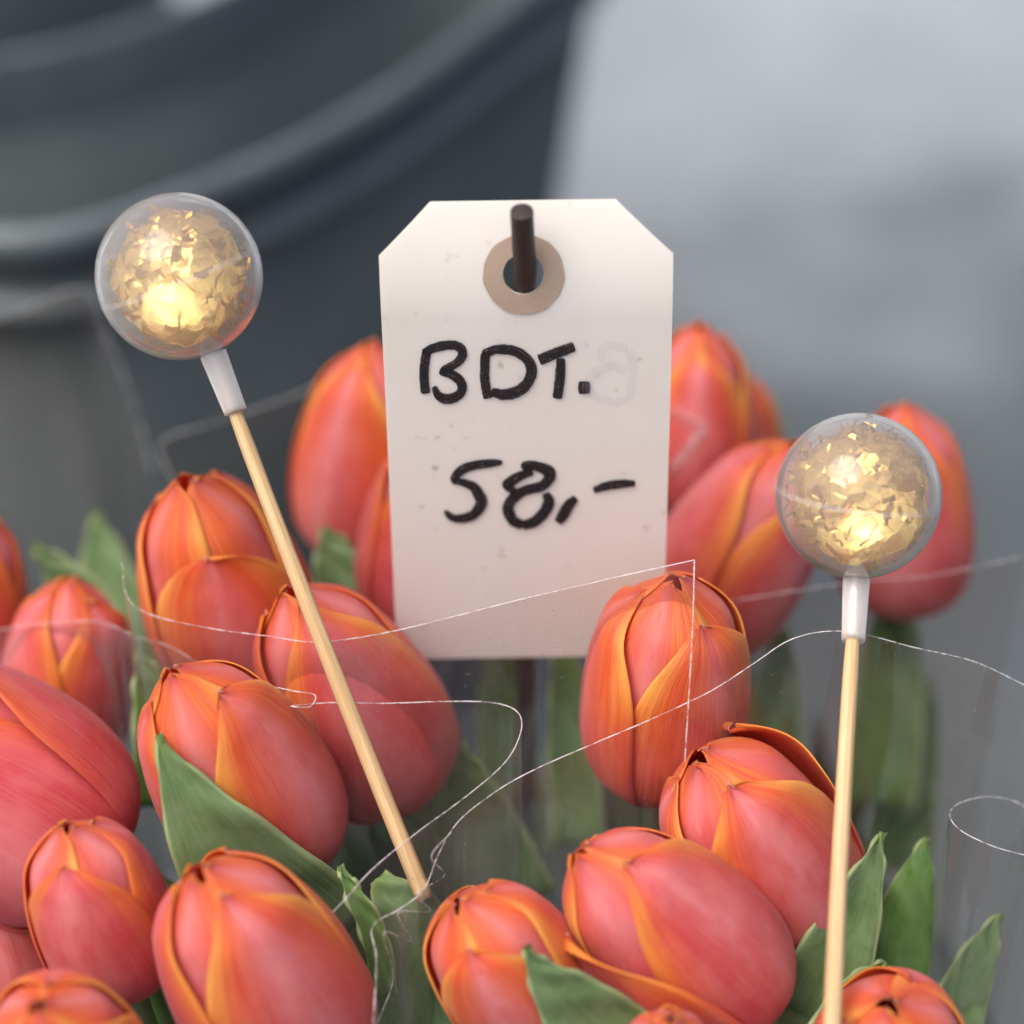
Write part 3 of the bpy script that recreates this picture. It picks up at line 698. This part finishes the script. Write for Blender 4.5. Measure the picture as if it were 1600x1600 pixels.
film('cellophane sheet whose long cut edge crosses the foot of the card to a square corner', [(190, 880, .575), (200, 935, .575), (240, 962, .572), (330, 982, .566), (420, 994, .560), (500, 1003, .559), (620, 985, .559), (800, 940, .557), (950, 905, .552), (1084, 875, .546)], .16, seed=1, conv=.05)
# its vertical right-hand cut edge is the sheet's own side: a second, narrow sheet folded back from the corner
film('narrow cellophane flap hanging from the square corner before the upright tulip', [(1085, 875, .5455), (1083, 960, .544), (1078, 1060, .543), (1070, 1190, .543)], .01, seed=2, rows=4, n=40, conv=.0, wr=.0)
M_FILM_T = film_mat('cellophane_thin', 0.14, (0.92, 0.90, 0.885), 0.035)
film('cellophane fold curling round in front of the gap below the card', [(428, 1073, .555), (460, 1080, .552), (492, 1086, .551), (484, 1104, .549), (455, 1103, .552), (520, 1098, .557), (600, 1099, .558), (700, 1096, .560), (770, 1098, .560), (808, 1112, .558), (814, 1142, .554), (790, 1190, .549), (730, 1243, .545), (650, 1302, .541), (580, 1360, .537), (520, 1425, .532), (440, 1490, .522), (330, 1560, .512)], .15, seed=3, conv=.10, n=200, wr=.0022, mat=M_FILM_T)
film('long cellophane sheet running from the crumpled fold across to the right edge', [(583, 1600, .525), (588, 1500, .528), (582, 1448, .532), (625, 1420, .536), (662, 1390, .539), (685, 1335, .543), (715, 1285, .546), (770, 1240, .548), (830, 1205, .549), (920, 1165, .549), (1010, 1127, .549), (1110, 1080, .549), (1180, 1035, .550), (1230, 1002, .551), (1285, 987, .552), (1345, 990, .554), (1430, 1012, .557), (1520, 1033, .560), (1600, 1070, .562), (1700, 1120, .57)], .16, seed=4, conv=.10, n=220, wr=.0026)
film('rolled cellophane tube standing at the right edge of the bouquet', [(1640, 1345, .555), (1560, 1325, .55), (1505, 1300, .552), (1484, 1275, .557), (1497, 1256, .565), (1540, 1245, .572), (1585, 1252, .576), (1625, 1275, .575)], .16, seed=5, conv=.03, n=80, wr=.0002, edge_r=.00012)
film('cellophane behind the leaning blurred tulip with a faint straight edge', [(1086, 948, .600), (1200, 930, .605), (1345, 908, .61), (1450, 900, .615), (1600, 870, .62)], .14, seed=6, conv=.05, edge_r=.0001, mat=M_FILM_B)
film('cellophane with a thin drooping edge beside the left leaves', [(-20, 986, .60), (60, 976, .598), (150, 971, .595), (215, 995, .59), (270, 1012, .585), (325, 1048, .58)], .12, seed=7, conv=.05, edge_r=.0001)
film('blurred cellophane sheet standing high at the left edge before the tub', [(-60, 520, .70), (20, 490, .70), (130, 452, .70), (165, 520, .70), (205, 620, .705), (240, 740, .71)], .14, seed=8, conv=.05, mat=M_FILM_B, wr=.002)
film('blurred cellophane corner rising left of the blurred tulip', [(275, 760, .665), (252, 692, .665), (330, 662, .668), (440, 625, .672), (560, 575, .675)], .12, seed=9, conv=.05, mat=M_FILM_B)
film('crumpled cellophane folds beside the foot of the long slanting stick', [(705, 1300, .541), (674, 1338, .534), (694, 1368, .546), (652, 1396, .532), (672, 1424, .545), (622, 1426, .531), (642, 1470, .543), (600, 1458, .529), (614, 1530, .541), (584, 1610, .529)], .07, seed=11, conv=.04, n=120, wr=.0008, edge_r=.0001)
zz = [(1046, 636, .640), (1075, 650, .638), (1102, 662, .637)]
film('small cellophane corner with a saw-toothed edge against the card', zz + [(1102 - 57 * i / 16 + (4 if i % 2 else -4), 665 + 72 * i / 16 + (5 if i % 2 else -5), .637) for i in range(17)], .004, seed=10, rows=3, straight=True, n=120, wr=0, conv=0, edge_r=.00014)
